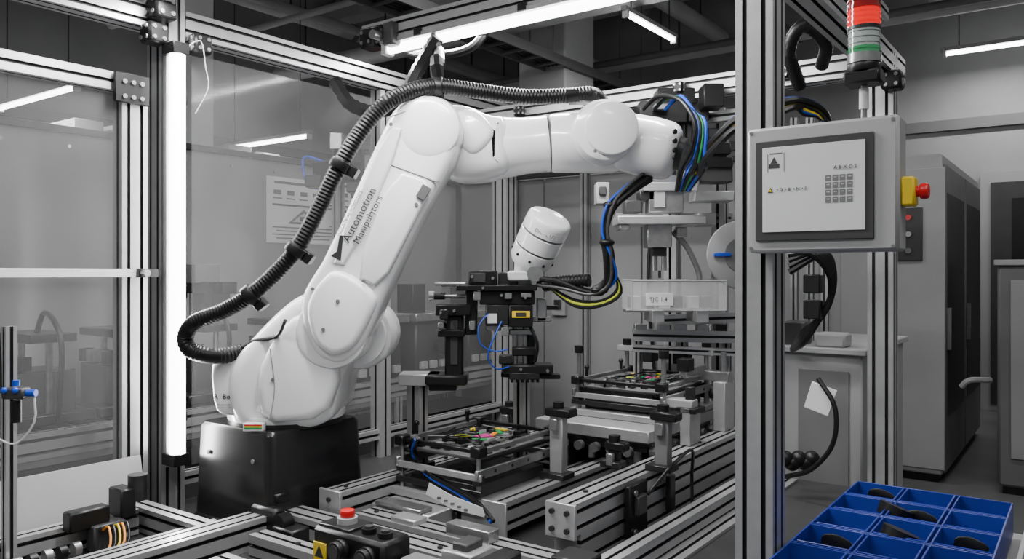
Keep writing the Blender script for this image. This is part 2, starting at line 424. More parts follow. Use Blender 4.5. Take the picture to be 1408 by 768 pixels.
def tfix(a,c,tall=True):
    o=O('test_fixture'); p=C(a,c,.957)
    o.box(p+Z*.02,(.3,.3,.04),DST,bev=.005)
    o.box(p+Z*.11,(.2,.2,.16),DGRY,bev=.005); 
    for k in(-1,1): o.cyl(p+CDIR*.11*k+Z*.03,p+CDIR*.11*k+Z*.32,.012,STEEL,seg=10)
    o.box(p+Z*.31,(.30,.16,.03),DST)
    if tall:
        o.box(p+Z*.40,(.05,.05,.2),DST); o.box(p+Z*.48,(.42,.07,.05),BLK); o.box(p+Z*.54,(.1,.12,.08),MGRY); o.box(p+Z*.5-CDIR*.18,(.06,.06,.14),BLK); o.box(p+Z*.44+CDIR*.12,(.07,.08,.12),BLK)
        for k in range(5): o.cyl(p+Z*.36+CDIR*(-.14+k*.07),p+Z*.47+CDIR*(-.14+k*.07),.012,STEEL,seg=8)
    for k in range(4): o.box(p+Z*.22+CDIR*(-.09+k*.06)-ADIR*.08,(.03,.05,.05),[BLK,STEEL,MGRY,BLK][k])
    o.tube([p+Z*.3,p+Z*.40+CDIR*.08,p+Z*.3+CDIR*.2,p+Z*.02+CDIR*.18],.010,BLK)
    o.finish()
tfix(2.02,-3.14); tfix(1.35,-3.15,False); tfix(1.66,-3.15,False); tfix(2.45,-3.15,False)

# ================= WORK TABLE =================
o=O('machine_table')
o.box(C(2.1,-1.75,.64),(2.0,2.5,.03),DGRY,bev=.004)
for c in(-2.72,-1.75,-.79):
    o.prof(C(.86,c+.0,.60),C(3.35,c,.60),.06,.06)
for a in(.95,2.1,3.3):
    for c in(-2.72,-.79): o.prof(C(a,c,.0),C(a,c,.57),.08,.08)
o.finish()
def rails(name,segs):
    o=O(name)
    for s_ in segs: o.prof(*s_[:2],*s_[2:4])
    return o
def nut(o,p,n,r=.008): o.cyl(p,p+n*.006,r,DST,seg=8)
o=rails('conveyor_rail',[(C(1.92,-1.22,.805),C(3.3,-1.22,.805),.09,.09),(C(1.95,-1.22,.71),C(3.3,-1.22,.71),.09,.10)])
o.box(C(1.915,-1.22,.80),(.10,.012,.10),ALU)
for dx in(-.025,.025):
    for dz in(-.025,.025): o.cyl(C(1.91,-1.22+dx,.80+dz),C(1.90,-1.22+dx,.80+dz),.008,DST,seg=10)
for a in (2.05,2.5,2.9,3.2): nut(o,C(a,-1.22,.85),Z)
o.finish()
o=rails('conveyor_rail',[(C(2.0,-1.52,.735),C(3.2,-1.52,.735),.06,.09),(C(2.0,-1.62,.70),C(3.2,-1.62,.70),.09,.09)]); 
o.box(C(1.995,-1.56,.72),(.18,.01,.13),ALU); o.finish()
o=rails('conveyor_rail',[(C(1.74,-1.98,.76),C(3.3,-1.98,.76),.08,.08),(C(1.74,-1.975,.685),C(3.3,-1.975,.685),.06,.06)])
o.box(C(1.735,-1.98,.745),(.10,.012,.12),ALU); 
for dz in(-.03,.03): o.cyl(C(1.73,-1.98,.745+dz),C(1.722,-1.98,.745+dz),.008,DST,seg=10)
for a in (1.8,2.3,2.8): nut(o,C(a,-1.98,.80),Z)
o.finish()
for a,c0,c1,z,w,h in ((1.66,-2.1,-.95,.70,.09,.09),(1.50,-2.04,-.95,.69,.06,.06),(1.81,-1.9,-1.0,.715,.09,.045),(1.34,-2.0,-.95,.68,.06,.045)):
    o=rails('cross_rail',[(C(a,c0,z),C(a,c1,z),w,h)])
    for c in(-1.85,-1.45,-1.05): nut(o,C(a,c,z+h/2),Z)
    o.finish()
o=rails('base_rail',[(C(.9,-2.12,.70),C(1.56,-2.12,.70),.09,.09),(C(.9,-2.24,.69),C(1.5,-2.24,.69),.045,.06)])
o.box(C(1.585,-2.10,.72),(.12,.05,.10),BLK,bev=.01); o.cyl(C(1.56,-2.02,.73),C(1.60,-2.02,.73),.03,BLK); o.box(C(1.59,-1.99,.70),(.1,.08,.05),DST,bev=.005)
o.box(C(1.62,-2.12,.79),(.10,.05,.03),BLK,bev=.006)
o.finish()
o=rails('base_rail',[(C(.7,-2.52,.70),C(1.38,-2.52,.70),.06,.08),(C(1.42,-2.62,.70),C(1.42,-2.17,.70),.06,.08)]); 
o.box(C(1.2,-2.46,.76),(.05,.12,.06),BLK,bev=.005); o.box(C(1.32,-2.48,.78),(.08,.05,.09),BLK,bev=.005); o.cyl(C(1.36,-2.46,.78),C(1.36,-2.46,.86),.03,DST)
o.finish()
o=O('cover_sheet'); o.box(C(.98,-2.60,.80),(.006,.95,.17),LGRY,rot=RC@Matrix.Rotation(math.radians(-12),3,'Y')); o.box(C(.98,-2.60,.72),(.03,.9,.02),STEEL); o.finish()
o=O('cable_gland_set')
p=C(1.22,-2.40,.66)
for k,m in enumerate((ORG,BLK,YEL,ORG,BLK)):
    o.tube([p+ADIR*(.014*k)+Z*.07,p+ADIR*.014*k+CDIR*.03+Z*.085,p+ADIR*(.014*k-.02)+CDIR*.08+Z*.05,p+ADIR*(.014*k-.05)+CDIR*.09+Z*.005],.0035,m)
    o.cyl(p+ADIR*.014*k-CDIR*.03+Z*.07,p+ADIR*.014*k+Z*.07,.008,DST,seg=8)
o.box(p+Z*.04+ADIR*.03-CDIR*.04,(.05,.10,.08),DGRY,bev=.004)
for k in range(6): o.cyl(p+ADIR*(-.28+k*.04)-CDIR*.02+Z*.03,p+ADIR*(-.26+k*.04)-CDIR*.02+Z*.03,.02,[BLK,STEEL][k%2],seg=12)
o.finish()

# ================= ROBOT =================
D=2.78
bc=S(395,400,D); ac=AC(bc)
o=O('robot_pedestal')
pc=AC(S(386,400,D))
def frus(o,cen,h0,h1,z0,z1,m,b=.03):
    P=[]
    for hh,z in ((h0,z0),(h0,z0+.02),(h1,z1-.012),(h1-.008,z1)):
        for sx,sy in((-1,-1),(1,-1),(1,1),(-1,1)):
            for k in range(5):
                w=math.atan2(sy,sx)-math.pi/4+k*math.pi/8
                P.append(C(cen[0]+sx*(hh-b)+b*math.cos(w),cen[1]+sy*(hh-b)+b*math.sin(w),z))
    n=20; fs=[[k*n+i,k*n+(i+1)%n,(k+1)*n+(i+1)%n,(k+1)*n+i] for k in range(3) for i in range(n)]+[list(range(n)),[3*n+i for i in range(n)]]
    o.raw(P,fs,m)
frus(o,pc,.212,.212,.657,.69,PED); frus(o,pc,.205,.195,.69,.995,PED)
o.cyl(V((bc.x,bc.y,.99)),V((bc.x,bc.y,1.008)),.196,DST,seg=48)
for k in range(8):
    w=k*math.pi/4+.2; q=V((bc.x+.18*math.cos(w),bc.y+.18*math.sin(w),1.008)); o.cyl(q,q+Z*.012,.01,STEEL,seg=8)
o.cyl(C(pc[0]-.13,pc[1]-.19,.93),C(pc[0]-.13,pc[1]-.21,.93),.01,STEEL)
for dc in(-.12,.12): o.cyl(C(pc[0]-.2,pc[1]+dc,.9),C(pc[0]-.204,pc[1]+dc,.9),.008,STEEL,seg=10)
o.finish()

o=O('robot_arm')
o.lathe(V((bc.x,bc.y,1.008)),V((bc.x,bc.y,1.2)),[(0,.196),(.004,.198),(.022,.198),(.026,.190),(.036,.188),(.042,.196),(.06,.195),(.09,.18),(.19,.16)],WHITE,56,frac=False)
o.slab([(311,497),(322,486),(358,479),(385,470),(385,560),(330,562),(316,552)],D,2.62,2.94,WHITE,.022,1)
o.slab([(338,490),(392,432),(424,405),(456,396),(492,410),(508,440),(503,478),(482,512),(476,545),(470,566),(440,578),(380,580),(345,570),(333,530)],D,2.59,2.98,WHITE,.05,2)
o.slab([(378,505),(402,452),(432,425),(475,430),(486,500),(468,560),(385,568)],D,2.555,2.7,WHITE,.03,1)
c1=S(476,450,D); o.cyl(V((c1.x,2.545,c1.z)),V((c1.x,2.7,c1.z)),.118,WHITE,seg=56,bev=.02)
c2=S(494,460,D); o.cyl(V((c2.x,2.76,c2.z)),V((c2.x,2.97,c2.z)),.120,WHITE,seg=48,bev=.025)
o.cyl(V((c2.x,2.72,c2.z)),V((c2.x,2.77,c2.z)),.10,WHITE,seg=40)
# main upper arm casting
arm=[(437,412),(444,392),(470,352),(549,176),(566,158),(598,149),(628,162),(639,192),(634,226),(612,266),(590,305),(545,402),(530,440),(514,474),(488,492),(458,482),(440,450)]
o.slab(arm,D,2.53,2.72,WHITE,.032,1)
o.slab([(476,362),(549,190),(572,196),(500,366)],D,2.520,2.55,WHITE,.009,1)
o.slab([(556,246),(606,262),(588,300),(540,396),(506,378)],D,2.516,2.55,WHITE,.011,1)
o.slab([(446,420),(458,392),(484,366),(540,400),(524,440),(506,470),(480,480),(456,462)],D,2.508,2.56,WHITE,.022,2)
def seam(pts,y,r=.0018,m=SEAM): o.tube([ (lambda p:V((p.x,y,p.z)))(S(u,v,D)) for u,v in pts],r,m,seg=5,step=.03)
seam([(552,240),(612,262)],2.5295,.0022,INK); seam([(552,180),(585,170),(614,180)],2.5295)
seam([(398,470),(404,520),(398,560)],2.554); seam([(345,490),(352,520),(350,556)],2.6195)
# elbow, forearm
c3=S(600,193,D); o.cyl(V((c3.x,2.524,c3.z)),V((c3.x,2.73,c3.z)),.103,WHITE,seg=56,bev=.025)
YF=2.80
o.slab([(600,160),(618,147),(645,149),(672,162),(700,164),(705,238),(668,248),(632,249),(610,240),(596,215)],D,2.68,2.93,WHITE,.06,2)
o.slab([(628,157),(660,158),(688,190),(655,225),(628,205)],D,2.665,2.75,WHITE,.03,2)
A=lambda u,v,y=YF: (lambda p:V((p.x,y,p.z)))(S(u,v,D))
o.lathe(A(670,204),A(754,196),[(0,.112),(.2,.108),(.6,.098),(.92,.096),(.97,.099),(1,.098)],WHITE,44)
o.lathe(A(754,196),A(757.5,196),[(0,.094),(1,.094)],INK,44)
o.lathe(A(757,196),A(850,192),[(0,.098),(.04,.102),(.3,.105),(.6,.110),(.9,.112),(1,.105)],WHITE,44)
c4=S(826,188,D); o.cyl(V((c4.x,2.64,c4.z)),V((c4.x,2.93,c4.z)),.107,WHITE,seg=48,bev=.03)
o.cyl(V((c4.x+.02,2.625,c4.z+.005)),V((c4.x+.02,2.66,c4.z+.005)),.09,WHITE,seg=48,bev=.012)
o.lathe(A(845,192,2.78),A(926,214,2.72),[(0,.085),(.15,.100),(.6,.104),(.85,.100),(.95,.09),(1,.075)],WHITE,44)
o.lathe(A(924,213,2.722),A(934,216,2.715),[(0,.06),(1,.055)],DST,30)
for dv in(-12,0,12,22): 
    p=A(914,204+dv,2.622); o.cyl(p,p+V((.005,-.006,0)),.009,BLK,seg=10)
for u,v,y in ((488,410,2.507),(470,445,2.507),(612,262,2.526),(553,190,2.520),(812,217,2.622),(402,510,2.553),(345,498,2.62),(345,545,2.62),(660,236,2.70),(520,385,2.510),(455,395,2.527),(585,290,2.516)):
    p=A(u,v,y); o.cyl(p,p+V((0,-.004,0)),.006,MGRY,seg=10)
p=A(594,275,2.511); o.box(p,(.045,.008,.03),INK,rot=Matrix.Rotation(math.radians(-60),3,'Y'),bev=.004)
ang=math.radians(62.5)
def atext(t,u,v,s,m=INKD,e=.0006): o.text(t,A(u,v,2.5155),RX@Matrix.Rotation(ang,3,'Z'),s,m,ext=e)
atext('Automotion',501,338,.038); atext('Manipulators',513,340,.032); atext('INDUSTRIAL ROBOTICS',489,330,.015,INK)
p=A(486,346,2.519); o.prism([(-.02,-.02),(.012,-.035),(.02,.045),(.008,.045),(.0,-.005)],p,V((1,0,0)),Z,V((0,-1,0)),.001,INKD,b=.0001)
o.text('R  Box-N70',A(318,538,2.616),RX,.024,INKD,ext=.001)
for k in range(4): o.text('data plate model type load 20kg',A(322,546+k*4,2.6165),RX,.0066,INK)
o.box(A(377,570,2.568),(.065,.03,.024),PAPER,rot=RI,bev=.001)
for dv,m in((-3,RED),(-1,YEL),(1,GRN)): o.box(A(377,570+dv,2.552),(.056,.002,.0035),m,rot=RI,bev=0)
rob=o.finish(40)

o=O('dress_pack_hose')
hp=[(352,478,2.66),(325,482,2.60),(297,474,2.57),(289,456,2.57),(305,437,2.55),(345,422,2.52),(382,402,2.49),(412,377,2.48),(440,347,2.47),(466,300,2.47),(490,250,2.47),(518,202,2.48),(545,168,2.5),(575,147,2.54),(610,135,2.60),(660,136,2.66),(720,140,2.70),(775,137,2.72),(812,133,2.74),(828,143,2.77)]
o.tube([V(((u-704)*D/F,y,H-(v-375)*D/F)) for u,v,y in hp],.0245,BLK2,seg=16,step=.0055,rib=.09)
def strap(u,v,y,ang,L=.05):
    p=V(((u-704)*D/F,y,H-(v-375)*D/F)); d=V((math.cos(ang),0,math.sin(ang)))
    o.cyl(p-d*L*.3,p+d*L*.3,.034,BLK,seg=20,bev=.004)
    n=V((math.sin(ang),0,-math.cos(ang))); R=Matrix((d,V((0,1,0)),n)).transposed()
    o.box(p+n*.038+V((0,.02,0)),(L*.7,.05,.035),BLK,rot=R,bev=.004)
strap(382,402,2.49,.7); strap(440,347,2.47,.95); strap(494,243,2.47,1.05); strap(608,136,2.60,.0,.06)
o.tube([S(318,490,2.66),S(345,470,2.62),S(380,462,2.56),S(392,440,2.5)],.006,BLK)
o.tube([A(608,122,2.60),A(606,100,2.62),S(604,84,3.1),S(604,70,3.40)],.022,BLK,seg=8)
o.box(A(800,138,2.75),(.09,.07,.03),BLK,rot=RI)
o.finish()

# ================= GRIPPER / TOOL =================
GY=2.84
g=lambda u,v,y=GY: (lambda p:V((p.x,y,p.z)))(S(u,v,GY))
gk=GY/F
o=O('gripper_tool')
def gb(u0,v0,u1,v1,y0,y1,m,bev=.004): 
    o.box(V((((u0+u1)/2-704)*gk,(y0+y1)/2,H-((v0+v1)/2-375)*gk)),(abs(u1-u0)*gk,y1-y0,abs(v1-v0)*gk),m,rot=RI,bev=bev)
a1=g(757,299,2.78);a2=g(727,362,2.86)
o.lathe(a1,a2,[(0,.066),(0.02,.074),(.05,.079),(.12,.081),(.30,.081),(.31,.077),(.34,.077),(.35,.081),(.62,.080),(.63,.075),(.66,.075),(.67,.079),(.9,.077),(1,.066)],WHITE,44)
o.lathe(a1+(a2-a1)*.31,a1+(a2-a1)*.34,[(0,.0785),(1,.0785)],MGRY,44); o.lathe(a1+(a2-a1)*.63,a1+(a2-a1)*.66,[(0,.0765),(1,.0765)],MGRY,44)
for k in range(9):
    w=k*.7; ax=(a2-a1).normalized(); e1=ax.orthogonal().normalized(); e2=ax.cross(e1); q=a1+(a2-a1)*.8+(e1*math.cos(w)+e2*math.sin(w))*.077
    o.sph(q,.006,DST,8)
o.text('DRIVE U2',a1+(a2-a1)*.33+V((-.035,-.083,0)),RX@Matrix.Rotation(-.42,3,'Z'),.018,INK)
o.lathe(g(727,360,2.86),g(716,392,2.88),[(0,.055),(.3,.045),(.7,.036),(1,.04)],WHITE,28)
gb(698,372,734,386,2.80,2.92,WHITE2,.008); o.cyl(g(735,376,2.78),g(735,376,2.9),.028,STEEL,seg=20)
gb(645,372,684,392,2.80,2.90,BLK); gb(648,375,668,388,2.795,2.80,DGRY,.001); gb(685,374,712,392,2.82,2.92,DST); gb(628,391,738,399,2.78,2.94,BLK)
gb(660,399,735,418,2.8,2.93,BLK); gb(668,418,700,446,2.79,2.91,DST); gb(700,418,732,448,2.77,2.90,BLK); gb(704,426,728,435,2.767,2.77,YEL,.0005); gb(709,428,723,433,2.765,2.767,INKD,.0002)
gb(671,430,684,443,2.786,2.79,PAPER,.0005)
gb(640,399,656,460,2.83,2.9,BLK); gb(600,418,648,433,2.80,2.90,BLK); gb(606,424,618,438,2.79,2.9,DST); gb(612,433,637,520,2.82,2.89,BLK,.006); gb(620,440,630,500,2.815,2.82,DGRY)
gb(603,452,640,462,2.80,2.9,BLK)
o.cyl(g(590,407,2.84),g(612,407,2.84),.012,BLK); o.cyl(g(590,407,2.84),g(597,407,2.84),.018,STEEL); o.cyl(g(612,407,2.84),g(645,407,2.84),.007,STEEL)
gb(606,388,626,394,2.84,2.88,STEEL); o.cyl(g(598,390),g(640,390),.006,STEEL)
gb(738,410,752,442,2.84,2.9,STEEL); gb(750,420,768,426,2.85,2.88,DST); gb(730,436,758,442,2.84,2.9,MGRY)
for u in(708,722): o.cyl(g(u,446,2.85),g(u,500,2.85),.010,STEEL,seg=12)
gb(700,452,732,460,2.82,2.9,STEEL); gb(704,476,736,488,2.81,2.9,BLK); gb(692,500,760,512,2.80,2.9,BLK); gb(700,510,742,520,2.80,2.88,DST); gb(742,514,770,520,2.82,2.87,BLK)
for k in range(6): gb(702+k*7,519,706+k*7,524,2.81,2.86,BLK,.001)
gb(686,488,704,500,2.82,2.88,DST); gb(668,446,690,454,2.82,2.88,STEEL)
gb(726,455,736,500,2.84,2.9,BLK)
for u0,v0,u1,v1 in((652,400,662,412),(694,402,704,410),(716,402,730,408),(646,440,654,452),(690,448,700,460),(604,442,612,450)): gb(u0,v0,u1,v1,2.785,2.83,STEEL,.002)
o.tube([g(672,430,2.78),g(660,445,2.76),g(662,470,2.76),g(680,480,2.77),g(698,478,2.78)],.0026,BLUEC)
o.tube([g(690,440,2.77),g(676,470,2.74),g(672,490,2.75),g(684,504,2.77),g(700,502,2.8)],.0026,BLUEC)
o.tube([g(725,440,2.8),g(738,470,2.78),g(735,495,2.8)],.006,BLK)
for u,v in((650,380),(678,382),(690,405),(722,408),(626,426),(608,429),(665,395),(716,505),(752,507)): o.cyl(g(u,v,2.80),g(u,v,2.775),.005,STEEL,seg=8)
gb(586,514,643,528,2.80,2.93,BLK,.006); gb(590,528,628,536,2.82,2.91,BLK); gb(548,514,604,530,2.83,2.93,ALU,.003)
o.finish()
o=O('support_post'); p=g(572,530,2.885); o.prof(V((p.x,p.y,.812)),V((p.x,p.y,p.z)),.06,.045); o.box(V((p.x,p.y,.812)),(.1,.08,.02),BLK); o.finish()
o=O('support_post'); p=g(718,520,2.95); p=V((p.x+.0,p.y+.0,1.16)); o.prof(V((p.x,3.0,.80)),V((p.x,3.0,1.14)),.045,.045); o.box(V((p.x,3.0,.672)),(.12,.12,.03),DST);o.prof(V((p.x,3.0,.68)),V((p.x,3.0,.81)),.06,.06);o.box(V((p.x,2.95,1.13)),(.09,.14,.02),BLK); o.finish()
o=O('cable_bundle')
W=lambda u,v,y: (lambda p:V((p.x,y,p.z)))(S(u,v,D))
base=[(882,243,2.74),(856,262,2.70),(834,285,2.68),(826,320,2.68),(834,352,2.68),(836,380,2.70),(815,398,2.72),(780,392,2.76),(742,388,2.82)]
for k,(m,r,dx,dy,sg) in enumerate(((BLK,.012,0,0,0),(BLK,.011,7,3,1),(BLUEC,.005,-7,2,0),(YGR,.005,10,8,2),(BLK,.009,12,6,3),(DGRY,.006,4,-4,1),(BLK,.01,-5,6,2),(BLK,.008,2,8,3))):
    pts=[]
    for i,(u,v,y) in enumerate(base):
        t=i/8; pts.append(W(u+dx*math.cos(t*4)+(3*math.sin(t*7+k)),v+dy*math.sin(t*3+k*.4)+ (9*sg*math.sin(math.pi*t)**4 if i>4 else 0),y-.012*(k%3)))
    o.tube(pts,r,m,seg=8)
for k,m in enumerate((BLK,YGR,BLK)): o.tube([W(838,370,2.69),W(845+k*2,395+k*3,2.69),W(825,412+k*3,2.70),W(790,412+k*4,2.74),W(755,394,2.8)],.006,m)
for u,v,y in((834,285,2.67),(829,335,2.66),(818,398,2.70)): o.sph(W(u,v,y),.026,BLK,12,(1,.8,.5))
o.tube([W(748,392,2.80),W(770,388,2.77),W(808,385,2.72)],.022,BLK2,seg=12,step=.006,rib=.12)
o.finish()

# ================= TRAY FIXTURES =================
def tray(name,a,c,z,wc,wa,zbase,col=1.0,seed=5):
    o=O(name)
    o.box(C(a,c,zbase+.012),(wc+.02,wa+.02,.024),ALU); o.box(C(a,c,zbase+.045),(wc*.8,wa*.8,.04),DGRY)
    for sa in(-1,1):
        for sc in(-1,1):
            o.cyl(C(a+sa*wa*.45,c+sc*wc*.45,zbase+.02),C(a+sa*wa*.45,c+sc*wc*.45,z+.02),.008,STEEL,seg=10)
            o.box(C(a+sa*wa*.45,c+sc*wc*.45,z+.0),(.04,.045,.035),BLK,bev=.004)
            o.box(C(a+sa*wa*.45,c+sc*wc*.45,(z+zbase)/2),(.03,.03,.03),DST)
    for sc in(-1,1):
        o.box(C(a,c+sc*wc*.45,z),(.016,wa*.95,.016),STEEL); o.box(C(a,c+sc*wc*.47,(z+zbase)/2+.02),(.012,wa,.03),STEEL); o.box(C(a,c+sc*wc*.40,z-.035),(.03,wa*.9,.012),BLK)
        for k in range(4): o.cyl(C(a-.3*wa+k*.2*wa,c+sc*wc*.478,(z+zbase)/2+.02),C(a-.3*wa+k*.2*wa,c+sc*wc*.49,(z+zbase)/2+.02),.006,DST,seg=8)
    for sa in(-1,1):
        o.box(C(a+sa*wa*.45,c,z),(wc*.9,.014,.014),BLK); o.box(C(a+sa*wa*.47,c,(z+zbase)/2+.01),(wc,.012,.022),ALU); o.box(C(a+sa*wa*.47,c,zbase+.05),(wc,.012,.02),DST)
    o.box(C(a,c,z-.03),(wc*.82,wa*.82,.012),MGRY)
    rnd=random.Random(seed)
    for k in range(60):
        w,l,h=rnd.uniform(.008,.045),rnd.uniform(.01,.05),rnd.uniform(.006,.026)
        o.box(C(a+rnd.uniform(-.38,.38)*wa,c+rnd.uniform(-.36,.36)*wc,z-.024+h/2),(w,l,h),rnd.choice([BLK,DST,STEEL,MGRY,BLK,LGRY,DGRY]),bev=.001)
    for k in range(6):
        pp=[C(a+rnd.uniform(-.35,.35)*wa,c+rnd.uniform(-.35,.35)*wc,z+rnd.uniform(-.01,.02)) for _ in range(3)]; o.tube(pp,.0025,rnd.choice([BLK,MGRY,BLK]),seg=5)
    for m,da,dc in((GRN,.10,.05),(COPP,-.02,.03),(YEL,.08,-.10),(COPP,-.03,.06),(GRN,.0,.0),(ORG,.04,.06),(YGR,-.08,-.04),(GRN,-.1,.08),(YEL,.16,.02)):
        o.box(C(a+da*wa*1.5,c+dc*wc*2,z+.004),(.014*col,.04*col,.005),m,rot=RC@Matrix.Rotation(da*9,3,'Z'),bev=.001)
    for k in(-1,1):
        p=C(a+k*wa*.3,c-wc*.45,z); o.cyl(p,p+Z*.045,.007,BLK,seg=10); o.sph(p+Z*.045,.011,BLK,10)
    o.finish()
tray('product_tray_fixture',2.21,-1.75,.93,.37,.47,.748,1.3)
tray('product_tray_fixture',3.05,-1.53,1.06,.42,.50,.922,.8,9)
o=O('fixture_base'); o.box(C(2.17,-1.80,.700),(.25,.62,.088),ALU,bev=.004); o.box(C(1.88,-1.80,.752),(.20,.06,.012),STEEL)
for k in range(4): o.box(C(2.0+k*.13,-1.665,.71),(.02,.05,.04),DST)
for c in(-1.88,-1.72): nut(o,C(1.9,c,.745),Z)
o.finish()
o=O('lift_platform')
o.box(C(2.98,-1.56,.898),(.5,.66,.045),ALU,bev=.004); o.box(C(2.98,-1.56,.855),(.46,.6,.04),DST)
for k in range(7): o.cyl(C(2.70+k*.09,-1.325,.84),C(2.70+k*.09,-1.30,.84),.018,STEEL,seg=12)
for k in range(6): o.cyl(C(2.655,-1.74+k*.07,.84),C(2.63,-1.74+k*.07,.84),.018,STEEL,seg=12)
for sa in(-.26,.26):
    for sc in(-.03,.17): o.cyl(C(2.98+sa,-1.56+sc,.78),C(2.98+sa,-1.56+sc,.84),.015,STEEL)
o.box(C(2.98,-1.74,.75),(.08,.5,.19),DGRY); o.box(C(2.98,-1.42,.75),(.05,.5,.19),DGRY)
o.finish()
def stand(u,v,z0,z1,w=.05,m=BLK):
    p=T(u,v,z0) ; o=O('guide_stand'); a,c=AC(p)
    o.box(C(a,c,(z0+z1)/2),(w,w*.7,z1-z0),m,bev=.004); o.box(C(a,c+.01,z1-.01),(w*1.9,w*1.1,.03),BLK,bev=.006); o.box(C(a-.01,c,z0+.01),(w*1.8,w*1.4,.02),DST)
    o.cyl(C(a,c,z1),C(a,c,z1+.025),.02,BLK,seg=14); o.box(C(a-.03,c,z1-.05),(w*.6,.02,.04),STEEL); o.finish()
stand(768,655,.78,1.02,.055,ALU); stand(912,645,.852,1.04,.05,MGRY); stand(700,590,.80,.9,.05,DGRY); stand(845,640,.852,.93,.04,BLK)
o=O('clamp_station')
p=C(2.86,-1.24,.852)
o.box(p+Z*.07,(.04,.10,.14),ALU); o.box(p+Z*.15-CDIR*.04,(.12,.06,.035),LGRY,bev=.004); o.box(p+Z*.13,(.08,.1,.02),BLK); o.box(p+Z*.19,(.03,.03,.05),DST)
p=C(3.2,-1.24,.852); o.box(p+Z*.1,(.05,.1,.2),ALU); o.box(p+Z*.22-CDIR*.05,(.16,.05,.04),STEEL); o.cyl(p+Z*.2,p+Z*.32,.012,STEEL)
o.finish()
o=O('pneumatic_press')
for a in(2.84,3.26):
    for c in(-1.72,-1.34): o.cyl(C(a,c,.92),C(a,c,1.19),.010,STEEL,seg=10); o.cyl(C(a,c,1.17),C(a,c,1.20),.02,BLK,seg=12)
o.box(C(3.26,-1.53,1.16),(.46,.05,.025),ALU); o.box(C(2.84,-1.53,1.02),(.3,.03,.02),BLK); o.box(C(3.26,-1.62,1.13),(.08,.07,.05),DST); o.box(C(3.26,-1.45,1.14),(.06,.07,.07),BLK)
o.box(C(3.1,-1.33,1.10),(.03,.2,.03),STEEL); o.box(C(3.02,-1.33,1.13),(.05,.06,.05),BLK)
o.finish()
o=O('signal_cable')
b0=[T(570,600,.95),T(566,620,.88),T(585,648,.83),T(625,672,.80),T(655,692,.775),T(672,712,.76)]
for k in range(6):
    o.tube([q+V((.008*(k%3),-.01*k,.006*(k%2))) for q in b0],.0055,[BLK,BLK,DGRY,BLK,BLUEC,BLK][k],seg=6)
p=T(592,672,.84)+V((0,-.04,0))
o.prism([(-.01,-.005),(.0,.03),(.07,-.01),(.16,-.045),(.17,-.075),(.07,-.05)],p,V((1,0,0)),Z,V((.1,1,0)).normalized(),.003,PAPER,b=.0005)
for k in range(5): o.box(p+V((.03+.02*k,-.002,-.015-.009*k)),(.012,.001,.006),INK,rot=RI,bev=0)
o.finish()

o=O('control_button_box')
p=T(497,732,.80); a,c=AC(p)
o.box(C(a,c,.765),(.27,.11,.09),BLK,bev=.01); o.box(C(a,c-.06,.812),(.12,.09,.012),DST,bev=.003)
q=C(a,c-.055,.818); o.cyl(q,q+Z*.016,.028,LGRY); o.cyl(q+Z*.014,q+Z*.036,.020,RED,bev=.004); 
for dc in(-.01,.09): 
    q=C(a-.055,c+dc,.77); o.cyl(q,q-ADIR*.035,.026,BLK,bev=.004); o.cyl(q-ADIR*.035,q-ADIR*.037,.018,DGRY); o.cyl(q-ADIR*.012,q-ADIR*.02,.029,DST)
for dc in(.04,.1): 
    q=C(a-.01,c+dc,.81); o.cyl(q,q+Z*.014,.02,BLK); o.cyl(q+Z*.012,q+Z*.02,.012,DGRY)
o.box(C(a-.058,c-.10,.745),(.05,.004,.05),YEL,bev=.001); o.prism([(-.018,-.014),(.018,-.014),(0,.018)],C(a-.0605,c-.10,.745),CDIR,Z,ADIR*-1,.001,INKD,b=.0001)
o.box(C(a,c+.0,.70),(.2,.08,.06),DST,bev=.003); o.box(C(a-.03,c+.03,.715),(.16,.06,.02),ALU); o.box(C(a+.02,c+.2,.72),(.12,.07,.05),MGRY,bev=.004); o.box(C(a+.02,c+.2,.755),(.10,.03,.02),ALU)
o.finish()
o=O('rail_clamp_block')
o.box(C(1.72,-1.05,.77),(.10,.09,.05),BLK,bev=.005); o.box(C(1.6,-1.2,.765),(.06,.11,.06),DST,bev=.004); o.box(C(1.5,-1.35,.75),(.14,.06,.06),MGRY,bev=.004)
o.box(C(1.62,-1.32,.765),(.10,.10,.04),ALU,bev=.004); o.box(C(1.62,-1.32,.79),(.05,.07,.03),DGRY,bev=.004); 
o.box(C(1.8,-1.45,.755),(.16,.05,.035),STEEL); o.box(C(1.8,-1.7,.745),(.1,.06,.02),ALU,bev=.004)
o.box(C(2.25,-1.155,.76),(.02,.12,.17),BLK,bev=.004); o.box(C(2.25,-1.14,.78),(.02,.06,.06),DGRY,bev=.004)
o.box(C(2.5,-1.155,.76),(.02,.04,.12),DST,bev=.004)
for z in(.70,.82): o.cyl(C(2.22,-1.143,z),C(2.22,-1.138,z),.01,STEEL,seg=10)
o.tube([C(2.3,-1.14,.8),C(2.4,-1.1,.88),C(2.55,-1.1,.9),C(2.62,-1.13,.8),C(2.6,-1.12,.7)],.006,BLK)
o.finish()
o=O('side_beam')
o.prof(C(1.75,-1.06,.70),C(3.3,-1.06,.70),.06,.06); o.prof(C(1.75,-1.0,.62),C(3.3,-1.0,.62),.06,.09); o.finish()

